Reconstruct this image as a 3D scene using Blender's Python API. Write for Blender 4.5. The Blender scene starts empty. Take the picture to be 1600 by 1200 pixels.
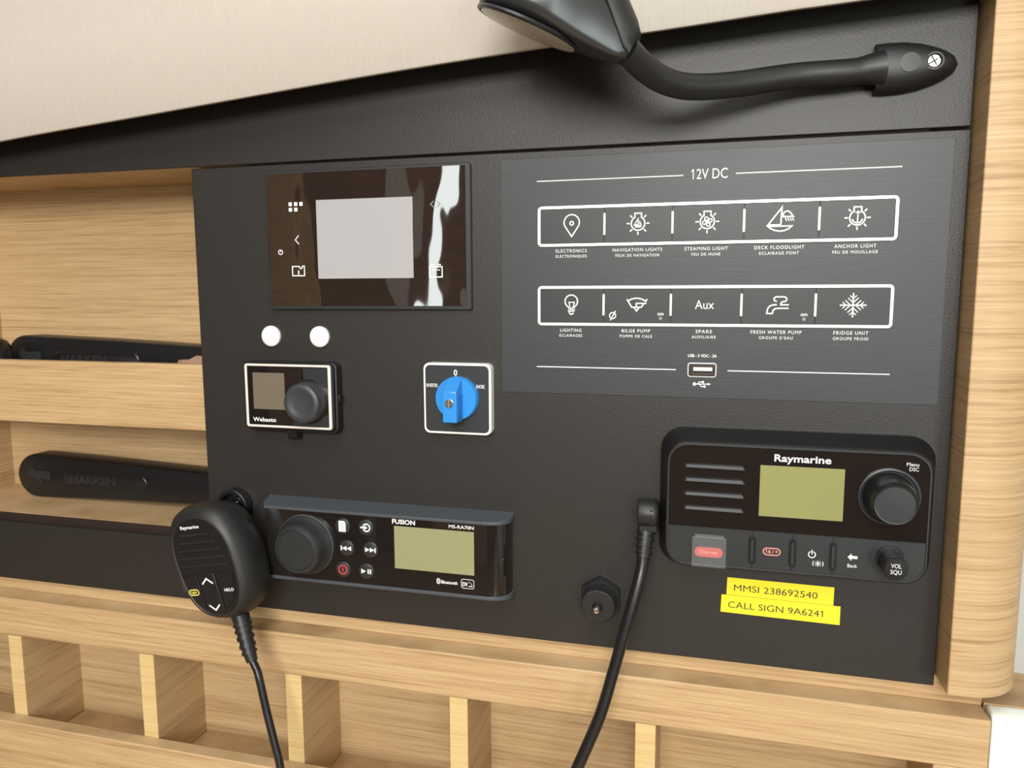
import bpy, bmesh, math, random
from mathutils import Vector, Matrix
sin, cos, pi = math.sin, math.cos, math.pi
random.seed(7)
scene = bpy.context.scene
col = scene.collection

# ---------------------------------------------------------------- frame of reference
# lengths in millimetres on the instrument panel: X right, Z up, h out of the panel
# towards the room.  The panel stands upright with its middle 1 m above the cabin sole.
ZBASE = 1000.0
def W(X, Z, h):
    return Vector((X / 1000.0, -h / 1000.0, (Z + ZBASE) / 1000.0))

# ---------------------------------------------------------------- camera
cam_data = bpy.data.cameras.new('camera')
cam = bpy.data.objects.new('camera', cam_data)
col.objects.link(cam)
cam_data.sensor_fit = 'HORIZONTAL'
cam_data.sensor_width = 36.0
cam_data.lens = 1188.86 / 1600.0 * 36.0
cam_data.clip_start = 0.01
R = [(0.96648078, -0.00407476, -0.25670665),
     (0.02784726, -0.99231125, 0.12059397),
     (-0.25522429, -0.12370033, -0.95893628)]
def ax(r, s):
    return Vector((r[0] * s, -r[2] * s, r[1] * s))
cx, cy, cz = ax(R[0], 1), ax(R[1], -1), ax(R[2], -1)
M = Matrix((cx, cy, cz)).transposed().to_4x4()
M.translation = W(153.135, 74.22, 575.36)
cam.matrix_world = M
scene.camera = cam

# ---------------------------------------------------------------- world, lights, exposure
world = bpy.data.worlds.new('world')
scene.world = world
world.use_nodes = True
bg = world.node_tree.nodes['Background']
bg.inputs[0].default_value = (0.75, 0.86, 1.0, 1)
bg.inputs[1].default_value = 0.6
scene.view_settings.view_transform = 'Standard'
scene.view_settings.look = 'None'
scene.view_settings.gamma = 1
scene.view_settings.use_curve_mapping = False
scene.view_settings.exposure = 0.16

def area(name, loc, target, sx, sy, power, color):
    d = bpy.data.lights.new(name, 'AREA')
    d.shape = 'RECTANGLE'; d.size = sx; d.size_y = sy
    d.energy = power; d.color = color
    o = bpy.data.objects.new(name, d)
    col.objects.link(o)
    o.location = loc
    o.rotation_euler = (Vector(target) - Vector(loc)).to_track_quat('-Z', 'Y').to_euler()
    return o
# daylight entering through the openings of the cabin (each lies in its window or hatch)
area('saloon_window_offscreen', (0.30, -2.26, 1.66), (0.30, 0.0, 1.66), 1.24, 0.62, 52, (1.0, 0.985, 0.95))
area('deck_hatch_offscreen', (-0.10, -1.15, 2.14), (-0.10, -1.15, 0.0), 0.8, 0.9, 13, (1.0, 0.98, 0.94))
area('companionway_offscreen', (1.38, -2.26, 0.80), (1.38, 0.0, 0.80), 0.62, 0.96, 13, (0.93, 1.0, 0.955))
area('port_window_offscreen', (-0.90, -2.26, 1.22), (-0.90, 0.0, 1.22), 0.06, 1.0, 0.5, (0.93, 1.0, 0.97)).rotation_euler.rotate_axis('Z', math.radians(-10))
area('starboard_window_offscreen', (1.86, -0.75, 1.38), (0.0, -0.75, 1.38), 0.9, 0.30, 2, (0.96, 1.0, 0.97))

# ---------------------------------------------------------------- materials
MATS = {}
def mat(name, color, rough=0.5, metal=0.0, spec=0.5, bump=None, coat=0.0, var=None, ior=None, emis=None, trans=0.0, alpha=None):
    m = bpy.data.materials.new(name)
    m.use_nodes = True
    nt = m.node_tree
    b = nt.nodes['Principled BSDF']
    b.inputs['Base Color'].default_value = (*color, 1)
    b.inputs['Roughness'].default_value = rough
    b.inputs['Metallic'].default_value = metal
    b.inputs['Specular IOR Level'].default_value = spec
    b.inputs['Coat Weight'].default_value = coat
    b.inputs['Coat Roughness'].default_value = 0.03
    if ior: b.inputs['IOR'].default_value = ior
    if trans: b.inputs['Transmission Weight'].default_value = trans
    if alpha is not None: b.inputs['Alpha'].default_value = alpha
    if emis:
        b.inputs['Emission Color'].default_value = (*emis[0], 1)
        b.inputs['Emission Strength'].default_value = emis[1]
    tc = nt.nodes.new('ShaderNodeTexCoord')
    if bump:
        sc_, dist, stretch = bump
        mp = nt.nodes.new('ShaderNodeMapping')
        mp.inputs['Scale'].default_value = stretch
        nz = nt.nodes.new('ShaderNodeTexNoise')
        nz.inputs['Scale'].default_value = sc_
        nz.inputs['Detail'].default_value = 2.0
        bp = nt.nodes.new('ShaderNodeBump')
        bp.inputs['Strength'].default_value = 1.0
        bp.inputs['Distance'].default_value = dist
        nt.links.new(tc.outputs['Object'], mp.inputs['Vector'])
        nt.links.new(mp.outputs['Vector'], nz.inputs['Vector'])
        nt.links.new(nz.outputs['Fac'], bp.inputs['Height'])
        nt.links.new(bp.outputs['Normal'], b.inputs['Normal'])
    if var:
        sc_, amt, stretch = var
        mp = nt.nodes.new('ShaderNodeMapping')
        mp.inputs['Scale'].default_value = stretch
        nz = nt.nodes.new('ShaderNodeTexNoise')
        nz.inputs['Scale'].default_value = sc_
        nz.inputs['Detail'].default_value = 4.0
        rp = nt.nodes.new('ShaderNodeValToRGB')
        rp.color_ramp.elements[0].position = 0.3
        rp.color_ramp.elements[1].position = 0.7
        rp.color_ramp.elements[0].color = (*[max(0, c * (1 - amt)) for c in color], 1)
        rp.color_ramp.elements[1].color = (*[min(1, c * (1 + amt)) for c in color], 1)
        nt.links.new(tc.outputs['Object'], mp.inputs['Vector'])
        nt.links.new(mp.outputs['Vector'], nz.inputs['Vector'])
        nt.links.new(nz.outputs['Fac'], rp.inputs['Fac'])
        nt.links.new(rp.outputs['Color'], b.inputs['Base Color'])
    MATS[name] = m
    return m

def oak(name, dark, mid, light, rough=0.42):
    m = bpy.data.materials.new(name)
    m.use_nodes = True
    nt = m.node_tree
    b = nt.nodes['Principled BSDF']
    b.inputs['Roughness'].default_value = rough
    b.inputs['Specular IOR Level'].default_value = 0.35
    g = nt.nodes.new('ShaderNodeNewGeometry')
    outs = []
    for scl, det in (((2.0, 2.6, 62.0), 5), ((7.0, 9.0, 420.0), 4), ((26, 30, 1500.0), 2)):
        mp = nt.nodes.new('ShaderNodeMapping'); mp.inputs['Scale'].default_value = scl
        nz = nt.nodes.new('ShaderNodeTexNoise'); nz.inputs['Scale'].default_value = 1.0
        nz.inputs['Detail'].default_value = det; nz.inputs['Roughness'].default_value = 0.6
        nz.inputs['Distortion'].default_value = 0.25
        nt.links.new(g.outputs['Position'], mp.inputs['Vector'])
        nt.links.new(mp.outputs['Vector'], nz.inputs['Vector'])
        outs.append(nz.outputs['Fac'])
    def mix(a, b_, f):
        n = nt.nodes.new('ShaderNodeMix'); n.data_type = 'FLOAT'
        n.inputs['Factor'].default_value = f
        nt.links.new(a, n.inputs['A']); nt.links.new(b_, n.inputs['B'])
        return n.outputs['Result']
    f = mix(mix(outs[0], outs[1], 0.62), outs[2], 0.30)
    rp = nt.nodes.new('ShaderNodeValToRGB')
    e = rp.color_ramp.elements
    e[0].position = 0.375; e[0].color = (*dark, 1)
    e[1].position = 0.61; e[1].color = (*light, 1)
    n = rp.color_ramp.elements.new(0.47); n.color = (*mid, 1)
    nt.links.new(f, rp.inputs['Fac'])
    nt.links.new(rp.outputs['Color'], b.inputs['Base Color'])
    bp = nt.nodes.new('ShaderNodeBump')
    bp.inputs['Strength'].default_value = 0.25; bp.inputs['Distance'].default_value = 0.0003
    nt.links.new(f, bp.inputs['Height']); nt.links.new(bp.outputs['Normal'], b.inputs['Normal'])
    MATS[name] = m
    return m

OAK = oak('oak_veneer', (0.33, 0.205, 0.098), (0.465, 0.31, 0.158), (0.57, 0.40, 0.222))
OAKY = oak('oak_edge_band', (0.50, 0.34, 0.15), (0.61, 0.44, 0.20), (0.68, 0.51, 0.25))
LAMI = mat('black_laminate', (0.021, 0.019, 0.017), 0.44, spec=0.44, bump=(800, 0.00014, (1, 1, 1)))
LAMG = mat('black_gloss_laminate', (0.018, 0.016, 0.015), 0.34, spec=0.5, bump=(900, 0.00005, (1, 1, 1)))
FOIL = mat('brushed_graphite_foil', (0.034, 0.037, 0.041), 0.42, spec=0.40, bump=(60, 0.00006, (0.4, 1, 40)), var=(60, 0.12, (0.5, 1, 30)))
KEY = mat('matt_graphite_key', (0.030, 0.033, 0.035), 0.40, spec=0.36)
PRINT = mat('white_print', (0.80, 0.81, 0.80), 0.5)
GREYP = mat('grey_print', (0.22, 0.23, 0.23), 0.5)
SILV = mat('satin_silver', (0.86, 0.86, 0.84), 0.28, metal=0.6, spec=0.5)
CHROME = mat('polished_chrome', (0.88, 0.86, 0.82), 0.12, metal=1.0)
BRIGHT = mat('bright_silver_trim', (0.84, 0.80, 0.74), 0.25, metal=0.25)
STEEL = mat('stainless_steel', (0.72, 0.69, 0.62), 0.22, metal=1.0)
GLASS = mat('dark_glass', (0.012, 0.010, 0.009), 0.03, spec=0.5, ior=1.9)
GLASSW = mat('dark_wavy_glass', (0.020, 0.014, 0.012), 0.02, spec=0.5, ior=3.2, bump=(14, 0.0011, (1.0, 1, 0.5)))
BLACK = mat('black_plastic', (0.009, 0.009, 0.010), 0.33, spec=0.5)
MATTE = mat('matt_black_plastic', (0.012, 0.0125, 0.013), 0.45, spec=0.5, bump=(1500, 0.00004, (1, 1, 1)))
RUBBER = mat('dark_grey_rubber', (0.035, 0.038, 0.042), 0.45, spec=0.5)
SLATE = mat('slate_grey_plastic', (0.062, 0.070, 0.080), 0.36, spec=0.5)
CHAR = mat('charcoal_plastic', (0.020, 0.0225, 0.024), 0.40, spec=0.5)
WHITE = mat('white_plastic', (0.80, 0.82, 0.76), 0.35)
GELC = mat('white_gelcoat', (0.82, 0.86, 0.80), 0.25, coat=0.3)
LCDW = mat('grey_white_lcd', (0.375, 0.365, 0.375), 0.06, spec=0.6)
LCDB = mat('brown_lcd', (0.155, 0.13, 0.095), 0.10, spec=0.6)
LCDG = mat('olive_lcd', (0.30, 0.295, 0.155), 0.10, spec=0.6, ior=1.7)
LCDY = mat('yellow_green_lcd', (0.29, 0.29, 0.115), 0.10, spec=0.6, ior=1.9)
BLUE = mat('blue_plastic', (0.032, 0.25, 0.67), 0.28)
RED = mat('red_plastic', (0.62, 0.085, 0.07), 0.4)
REDP = mat('red_print', (0.55, 0.05, 0.06), 0.5)
SALMON = mat('salmon_print', (0.70, 0.26, 0.22), 0.5)
PINK = mat('pale_pink_print', (0.75, 0.42, 0.38), 0.5)
YELP = mat('yellow_print', (0.70, 0.62, 0.12), 0.5)
YTAPE = mat('yellow_tape', (0.84, 0.69, 0.03), 0.35)
INK = mat('black_ink', (0.02, 0.02, 0.015), 0.6)
CLEAR = mat('clear_plastic', (0.45, 0.47, 0.47), 0.08, alpha=0.10)
VINYL = mat('cream_vinyl', (0.50, 0.46, 0.405), 0.55, spec=0.3, bump=(900, 0.00004, (1, 0.3, 0.3)), var=(700, 0.03, (1, 0.12, 0.12)))
LEATH = mat('tan_leather', (0.33, 0.20, 0.13), 0.55, bump=(300, 0.0004, (1, 1, 1)))
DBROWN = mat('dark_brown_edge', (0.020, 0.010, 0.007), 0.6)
ROOMW = mat('cabin_white', (0.42, 0.41, 0.38), 0.6)
GWALL = mat('grey_white_wall', (0.42, 0.43, 0.41), 0.5)
SOLE = mat('brown_cabin_sole', (0.17, 0.10, 0.06), 0.5, var=(6, 0.3, (1, 12, 1)))
BWALL = mat('brown_wood_wall', (0.12, 0.062, 0.038), 0.45, var=(3, 0.3, (1, 1, 20)))
LENSM = mat('frosted_lens', (0.66, 0.68, 0.62), 0.18, spec=0.6, bump=(420, 0.0009, (1, 1, 1)))
GUNM = mat('gunmetal_lamp_paint', (0.060, 0.063, 0.064), 0.25, metal=0.55, spec=0.5)

# ---------------------------------------------------------------- geometry helpers
class MB:
    def __init__(s):
        s.v = []; s.f = []
    def add(s, verts, faces):
        o = len(s.v)
        s.v += [tuple(p) for p in verts]
        s.f += [tuple(i + o for i in f) for f in faces]
        return s
    def box(s, x0, x1, z0, z1, h0, h1):
        vs = [(x, z, h) for h in (h0, h1) for z in (z0, z1) for x in (x0, x1)]
        return s.add(vs, [(0, 1, 3, 2), (4, 6, 7, 5), (0, 4, 5, 1), (2, 3, 7, 6), (0, 2, 6, 4), (1, 5, 7, 3)])
    def loft(s, secs, cap0=True, cap1=True):
        n = len(secs[0]); vs = []; fs = []
        for q in secs: vs += q
        for k in range(len(secs) - 1):
            for i in range(n):
                j = (i + 1) % n
                fs.append((k * n + i, k * n + j, (k + 1) * n + j, (k + 1) * n + i))
        if cap0: fs.append(tuple(range(n))[::-1])
        if cap1: fs.append(tuple((len(secs) - 1) * n + i for i in range(n)))
        return s.add(vs, fs)
    def prism(s, pts, h0, h1):
        return s.loft([[(x, z, h0) for x, z in pts], [(x, z, h1) for x, z in pts]])
    def flat(s, pts, h):
        return s.add([(x, z, h) for x, z in pts], [tuple(range(len(pts)))])
    def planz(s, plan, z0, z1):
        return s.loft([[(x, z0, h) for x, h in plan], [(x, z1, h) for x, h in plan]])
    def lathe(s, x, z, prof, n=40):
        secs = [[(x + r * cos(2 * pi * i / n), z + r * sin(2 * pi * i / n), h) for i in range(n)] for r, h in prof]
        return s.loft(secs)
    def ring(s, outer, inner, h0, h1):
        n = len(outer)
        vs = [(x, z, h0) for x, z in outer] + [(x, z, h1) for x, z in outer] + [(x, z, h1) for x, z in inner] + [(x, z, h0) for x, z in inner]
        fs = []
        for k in range(4):
            k2 = (k + 1) % 4
            for i in range(n):
                j = (i + 1) % n
                fs.append((k * n + i, k * n + j, k2 * n + j, k2 * n + i))
        return s.add(vs, fs)
    def tube(s, path, rad, n=14, cap=True):
        pts = [Vector(p) for p in path]
        rs = rad if isinstance(rad, (list, tuple)) else [rad] * len(pts)
        secs = []
        up = None
        for i, p in enumerate(pts):
            t = (pts[min(i + 1, len(pts) - 1)] - pts[max(i - 1, 0)]).normalized()
            if up is None:
                up = Vector((0, 0, 1)) if abs(t.z) < 0.9 else Vector((0, 1, 0))
            a = t.cross(up).normalized(); b = a.cross(t).normalized(); up = b
            secs.append([tuple(p + a * rs[i] * cos(2 * pi * k / n) + b * rs[i] * sin(2 * pi * k / n)) for k in range(n)])
        return s.loft(secs, cap, cap)
    def stroke(s, pts, w, h, close=False, nc=8, cap=True):
        """flat ribbon with mitred corners; every ribbon lies a hair above the one before"""
        s.k = getattr(s, 'k', 0) + 1
        h = h + 0.012 * (s.k % 12)
        P = [pts[0]]
        for p in pts[1:]:
            if math.hypot(p[0] - P[-1][0], p[1] - P[-1][1]) > 1e-4: P.append(p)
        if math.hypot(P[0][0] - P[-1][0], P[0][1] - P[-1][1]) < 1e-4 and len(P) > 2: P.pop(); close = True
        n = len(P)
        def unit(p, q):
            L = math.hypot(q[0] - p[0], q[1] - p[1]); return ((q[0] - p[0]) / L, (q[1] - p[1]) / L)
        if cap and not close:
            d = unit(P[1], P[0]); P[0] = (P[0][0] + d[0] * w * .4, P[0][1] + d[1] * w * .4)
            d = unit(P[-2], P[-1]); P[-1] = (P[-1][0] + d[0] * w * .4, P[-1][1] + d[1] * w * .4)
        Lf, Rt = [], []
        for i in range(n):
            d0 = unit(P[i - 1], P[i]) if (i > 0 or close) else None
            d1 = unit(P[i], P[(i + 1) % n]) if (i < n - 1 or close) else None
            d0 = d0 or d1; d1 = d1 or d0
            n0 = (-d0[1], d0[0]); n1 = (-d1[1], d1[0])
            mx, mz = n0[0] + n1[0], n0[1] + n1[1]
            L2 = mx * mx + mz * mz
            if L2 < 0.15: mx, mz, L2 = n0[0] + .3 * d0[0], n0[1] + .3 * d0[1], 2.0
            k = w / L2
            Lf.append((P[i][0] + mx * k, P[i][1] + mz * k)); Rt.append((P[i][0] - mx * k, P[i][1] - mz * k))
        for i in range(n if close else n - 1):
            j = (i + 1) % n
            s.flat([Lf[i], Rt[i], Rt[j], Lf[j]], h)
        return s
    def disc(s, x, z, r, h, n=18):
        return s.flat([(x + r * cos(2 * pi * k / n), z + r * sin(2 * pi * k / n)) for k in range(n)], h)

def arc(x, z, r, a0, a1, n=16, rz=None):
    rz = rz or r
    return [(x + r * cos(math.radians(a0 + (a1 - a0) * i / n)), z + rz * sin(math.radians(a0 + (a1 - a0) * i / n))) for i in range(n + 1)]
def rrect(x, z, w, hh, r, n=6):
    pts = []
    for sx, sz, a in ((1, -1, -90), (1, 1, 0), (-1, 1, 90), (-1, -1, 180)):
        pts += arc(x + sx * (w / 2 - r), z + sz * (hh / 2 - r), r, a, a + 90, n)
    return pts
def sec(pts, h): return [(x, z, h) for x, z in pts]
def spline(pts, n=8):
    P = [Vector(p) for p in pts]; P = [P[0] * 2 - P[1]] + P + [P[-1] * 2 - P[-2]]
    out = []
    for i in range(1, len(P) - 2):
        for k in range(n):
            t = k / n
            a, b, c, d = P[i - 1], P[i], P[i + 1], P[i + 2]
            out.append(0.5 * ((2 * b) + (c - a) * t + (2 * a - 5 * b + 4 * c - d) * t * t + (3 * b - a - 3 * c + d) * t ** 3))
    out.append(P[-2])
    return [tuple(p) for p in out]

def screw_head(x, z, r, h, t, gap, rot):
    """cross-slotted head: a disc carrying four raised quarters with open slots between them"""
    m = MB().lathe(x, z, [(r, h), (r, h + t * .45)], 24)
    for q in range(4):
        a0 = rot + q * pi / 2; cq, sq_ = cos(a0), sin(a0)
        pts = [(gap, gap)] + [(max(gap, r * .97 * cos(k * pi / 16)), max(gap, r * .97 * sin(k * pi / 16))) for k in range(9)]
        m.prism([(x + a * cq - b * sq_, z + a * sq_ + b * cq) for a, b in pts], h + t * .45, h + t)
    return m
ORIG = {}      # object name -> panel-mm origin
def thing(name, label, cat, org, group=None):
    o = bpy.data.objects.new(name, None)
    col.objects.link(o)
    o.empty_display_size = 0.02
    o.location = W(*org)
    o['label'] = label; o['category'] = cat
    if group: o['group'] = group
    ORIG[o.name] = org
    return o
def part(name, mb, m, parent=None, bevel=0, smooth=35, label=None, kind=None, org=None):
    if parent is not None: org = ORIG[parent.name]
    elif org is None: org = mb.v[0]
    me = bpy.data.meshes.new(name)
    ox, oz, oh = org
    me.from_pydata([((x - ox) / 1000.0, -(h - oh) / 1000.0, (z - oz) / 1000.0) for x, z, h in mb.v], [], mb.f)
    bm = bmesh.new(); bm.from_mesh(me)
    bmesh.ops.recalc_face_normals(bm, faces=bm.faces)
    bm.to_mesh(me); bm.free()
    me.materials.append(m)
    if smooth:
        me.shade_smooth()
        me.set_sharp_from_angle(angle=math.radians(smooth))
    o = bpy.data.objects.new(name, me)
    col.objects.link(o)
    if parent is not None: o.parent = parent
    else: o.location = W(*org)
    ORIG[o.name] = org
    if bevel:
        b = o.modifiers.new('bevel', 'BEVEL'); b.width = bevel / 1000.0; b.segments = 2; b.limit_method = 'ANGLE'
        b.angle_limit = math.radians(50)
    if label: o['label'] = label
    if kind: o['kind'] = kind
    return o
def flatpart(name, mb, m, parent, label=None):
    # flat print: all faces look out of the panel
    org = ORIG[parent.name]; ox, oz, oh = org
    me = bpy.data.meshes.new(name)
    fs = []
    for f in mb.f:
        p = [mb.v[i] for i in f]
        a = sum(p[i][0] * p[(i + 1) % len(p)][1] - p[(i + 1) % len(p)][0] * p[i][1] for i in range(len(p)))
        fs.append(f if a > 0 else f[::-1])
    me.from_pydata([((x - ox) / 1000.0, -(h - oh) / 1000.0, (z - oz) / 1000.0) for x, z, h in mb.v], [], fs)
    me.materials.append(m)
    o = bpy.data.objects.new(name, me); col.objects.link(o); o.parent = parent
    ORIG[o.name] = org
    if label: o['label'] = label
    return o
def tag(o, label, cat, group=None):
    o['label'] = label; o['category'] = cat
    if group: o['group'] = group
    return o
def struct(o):
    o['kind'] = 'structure'; return o

def font_mesh(s_, bold):
    c = bpy.data.curves.new('txt', 'FONT')
    c.body = s_; c.size = 1.0; c.offset = bold; c.resolution_u = 3
    o = bpy.data.objects.new('txt', c)
    col.objects.link(o)
    me = bpy.data.meshes.new_from_object(o)
    vs = [(v.co.x, v.co.y) for v in me.vertices]; fs = [tuple(p.vertices) for p in me.polygons]
    bpy.data.objects.remove(o); bpy.data.curves.remove(c); bpy.data.meshes.remove(me)
    return vs, fs
def ext(s_):
    xs = [v[0] for v in font_mesh(s_, 0)[0]]; return max(xs) - min(xs)
CAPH = max(v[1] for v in font_mesh('H', 0)[0])
HH = ext('HH'); HW = ext('H')
GL, ADV = {}, {}
def glyph(ch, bold):
    k = (ch, bold)
    if ch not in ADV: ADV[ch] = ext('H' + ch + 'H') - HH
    if k not in GL:
        if ch == ' ': GL[k] = ([], [])
        elif ch == '1':      # upright with a flag
            t = .085 + bold * 2; x = ADV[ch] * .58; C = CAPH
            GL[k] = ([(x - t, 0), (x, 0), (x, C), (x - t * .9, C), (x - t, C - .01), (x - t - .15, C - .13), (x - t - .15, C - .13 - t), (x - t, C - .02 - t)], [(0, 1, 2, 3, 4, 7), (4, 5, 6, 7)])
        else:
            GL[k] = font_mesh(ch, bold)
    return GL[k], ADV[ch]
def text(s_, x, z, h, cap, parent, m, width=None, name='lettering', align='C', spacing=1.0, bold=0.0, rot=0.0, mb=None):
    """flat lettering: x is the middle (or left end) of the line, z its baseline, cap the height of a capital"""
    pen = 0.0; vs, fs = [], []
    for ch in s_:
        (gv, gf), adv = glyph(ch, bold)
        o = len(vs)
        vs += [(a + pen, b) for a, b in gv]; fs += [tuple(i + o for i in f) for f in gf]
        pen += adv + (spacing - 1.0) * .55
    x0, x1 = min(v[0] for v in vs), max(v[0] for v in vs)
    k = cap / CAPH
    kx = width / (x1 - x0) if width else k
    sh = -(x0 + x1) / 2 if align == 'C' else -x0
    ca, sa = cos(rot), sin(rot)
    out = MB() if mb is None else mb
    pts = []
    for vx, vy in vs:
        a, b = (vx + sh) * kx, vy * k
        pts.append((x + a * ca - b * sa, z + a * sa + b * ca, h))
    out.add(pts, fs)
    if mb is not None: return None
    return flatpart(name, out, m, parent)

# ================================================================ THE SETTING
def room():
    m = MB().box(-2300, 1900, -1040, -1000, -300, 2300); struct(part('floor', m, SOLE))
    m = MB().box(-2300, 1900, -1000, 1180, -330, -300); struct(part('wall_front', m, GWALL))
    # back wall with two openings
    back = struct(part('wall_back', MB().box(-2300, 1900, -1000, 1180, 2300, 2340), BWALL))
    struct(part('wall_left', MB().box(-2340, -2300, -1000, 1180, -300, 2300), BWALL))
    struct(part('wall_right', MB().box(1900, 1940, -1000, 1180, -300, 2300), ROOMW))
    c = MB()
    for b in ((-2300, -520, -300, 2300), (320, 1900, -300, 2300), (-520, 320, -300, 680), (-520, 320, 1620, 2300)):
        c.box(b[0], b[1], 1180, 1220, b[2], b[3])
    struct(part('ceiling', c, ROOMW, org=(-2300, 1180, -300)))
    # frames round the openings the daylight comes through
    def frame(name, x0, x1, z0, z1, h0, h1, m):
        f = MB().ring(rrect((x0 + x1) / 2, (z0 + z1) / 2, x1 - x0 + 70, z1 - z0 + 70, 40), rrect((x0 + x1) / 2, (z0 + z1) / 2, x1 - x0, z1 - z0, 20), h0, h1)
        return struct(part(name, f, m))
    frame('door_1', 1060, 1700, -690, 290, 2265, 2300, OAK)
    frame('window_3', -330, 930, 340, 980, 2265, 2300, OAK)
    frame('window_1', -1020, -780, -310, 750, 2275, 2300, ROOMW)
    struct(part('trim_1', MB().box(-1660, -1490, -1000, 1180, 2270, 2299), OAK))
    struct(part('trim_2', MB().box(-1090, -1056, -1000, 1180, 2270, 2299), ROOMW))
    struct(part('trim_3', MB().box(-744, -380, -1000, 1180, 2280, 2299), OAK))
room()
# starboard window frame
wf = MB()
wf.box(1868, 1899, 190, 225, 280, 1220); wf.box(1868, 1899, 535, 570, 280, 1220)
wf.box(1868, 1899, 225, 535, 280, 298); wf.box(1868, 1899, 225, 535, 1202, 1220)
struct(part('window_2', wf, ROOMW))

# cream headliner: its lower edge runs just in front of the upper black panel
edge = spline([(-1150, 122), (-900, 153), (-680, 179), (-446.6, 202.8), (-301.4, 215.1), (-108.5, 231.3), (30.2, 240.9), (123.4, 246.2), (195.5, 250.8), (230, 252.4), (420, 262), (640, 272)], 5)
m = MB()
n = len(edge)
prof = [(9, 29.5), (1.2, 29.5), (0, 31), (0, 34), (1.2, 35), (60, 47), (150, 72), (260, 112), (400, 175), (640, 300), (900, 460)]
vs = []
for up, h in prof:
    vs += [(e[0], e[1] + up, h) for e in edge]
fs = []
for r in range(len(prof) - 1):
    for i in range(n - 1):
        fs.append((r * n + i, r * n + i + 1, (r + 1) * n + i + 1, (r + 1) * n + i))
vs += [(e[0], e[1] + 900, 440) for e in edge]; vs += [(e[0], e[1] + 260, 92) for e in edge]
r = len(prof)
for a_, b_ in ((r - 1, r), (r, r + 1), (r + 1, 0)):
    for i in range(n - 1):
        fs.append((a_ * n + i, a_ * n + i + 1, b_ * n + i + 1, b_ * n + i))
m.add(vs, fs)
lin = struct(part('ceiling', m, VINYL, smooth=40, org=(0, 250, 18)))
lin['label'] = 'cream vinyl headliner panel above the black panel'

# chart table under the rack (carries the hanging cables)
ct = thing('chart_table', 'oak chart table top below the divider rack', 'table', (0, -1000, 250))
part('table_top', MB().box(-1100, 343, -470, -448, 32, 640), OAK, ct, bevel=2)
part('plinth', MB().box(-690, 330, -999.5, -470, 60, 560), OAK, ct)

# ================================================================ JOINERY
# right-hand post with a rounded outer corner
plan = [(314.2, -119), (314.2, 24.4)]
plan += [(325 + 40 * sin(math.radians(a)), -15.6 + 40 * cos(math.radians(a))) for a in range(0, 91, 6)]
plan += [(365, -119)]
po = tag(part('corner_post', MB().planz(plan, -203.4, 420), OAK, bevel=0.8), 'upright oak corner post with a rounded outer edge beside the black panel', 'post')

# riser under the panel and the divider rack below it
rk = thing('divider_rack', 'oak rack with square open bins under the black panel', 'rack', (0, -462, -30))
part('riser', MB().box(-1100, 345, -222.3, -203.6, -60, -4.2), OAK, rk, bevel=0.5, label='oak strip along the foot of the black panel')
part('top_rail', MB().box(-1100, 345, -260, -222.4, -8, 16.4), OAK, rk, bevel=0.9, label='broad oak front rail above the bins')
part('back_panel', MB().box(-1100, 345, -462, -222.4, -70, -51.2), OAK, rk)
part('bin_top', MB().box(-1100, 345, -262, -250, -51.2, -8.2), OAK, rk)
part('bin_floor', MB().box(-1100, 345, -390, -375.5, -51, 16), OAK, rk)
part('end_stile', MB().box(311, 345, -342, -260.1, -51, 16.3), OAK, rk, bevel=0.6)
for i in range(8):
    x = -965.8 + 152.6 * i; x1 = x + 15.4
    d = part('divider', MB().box(x, x1, -375.4, -260.1, -51.1, 15.6), OAK, rk, bevel=0.3)
    part('edge_band', MB().box(x, x1, -375.4, -260.1, 15.6, 16.3), OAKY, d, label='yellowish oak edge band')
part('lower_rail', MB().box(-1100, 345, -447, -341.7, 16.5, 30), OAK, rk, bevel=0.9, label='oak board closing the foot of the bins')

# white locker end and wooden ledge beside the rack, right of the post
lk = thing('white_locker', 'white moulded locker with a chamfered top beside the oak rack', 'locker', (420, -1000, 0))
m = MB()
pr = [(-600, 14), (-224, 14), (-220.6, 12.6), (-219.5, 10), (-219.5, -2), (-600, -2)]
m.loft([[(x, z, h) for z, h in pr] for x in (346.4, 620)])
part('body', m, GELC, lk, bevel=1.5)
part('plinth', MB().box(352, 600, -999.5, -600, -2, 10), GELC, lk)
ld = tag(part('side_ledge', MB().box(346, 700, -234, -219.4, -75, -3), OAK, bevel=0.8, org=(500, -234, -60)), 'oak ledge right of the post behind the white locker', 'ledge')
ww = struct(part('wall_side', MB().box(366.5, 900, -219.4, 420, -72, -57), GWALL, org=(500, -219, -65)))

# storage pocket on the left: back, side, top, bottom, shelf and its fiddle rail
sp = thing('storage_pocket', 'open oak locker with one shelf left of the black panel', 'cabinet', (-450, -160, -50))
part('back_panel', MB().box(-640, -240, -160, 192, -112, -100), OAK, sp)
part('side_panel', MB().box(-1100, -615.4, -160, 192, -99.9, -6.6), OAK, sp)
part('top_panel', MB().box(-615.3, -284, 180, 192, -99.9, -4.8), OAK, sp)
part('bottom_panel', MB().box(-615.3, -200, -156, -144, -99.9, -8.2), OAK, sp)
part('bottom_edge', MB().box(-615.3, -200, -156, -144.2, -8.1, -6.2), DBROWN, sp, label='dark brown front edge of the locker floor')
part('shelf', MB().box(-615.3, -200, -32, -17.5, -99.9, -17.2), OAK, sp)
part('fiddle_rail', MB().box(-615.3, -270, -51.6, 8.3, -17, -6.6), OAK, sp, bevel=0.8, label='pale oak fiddle rail along the shelf front')

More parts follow.
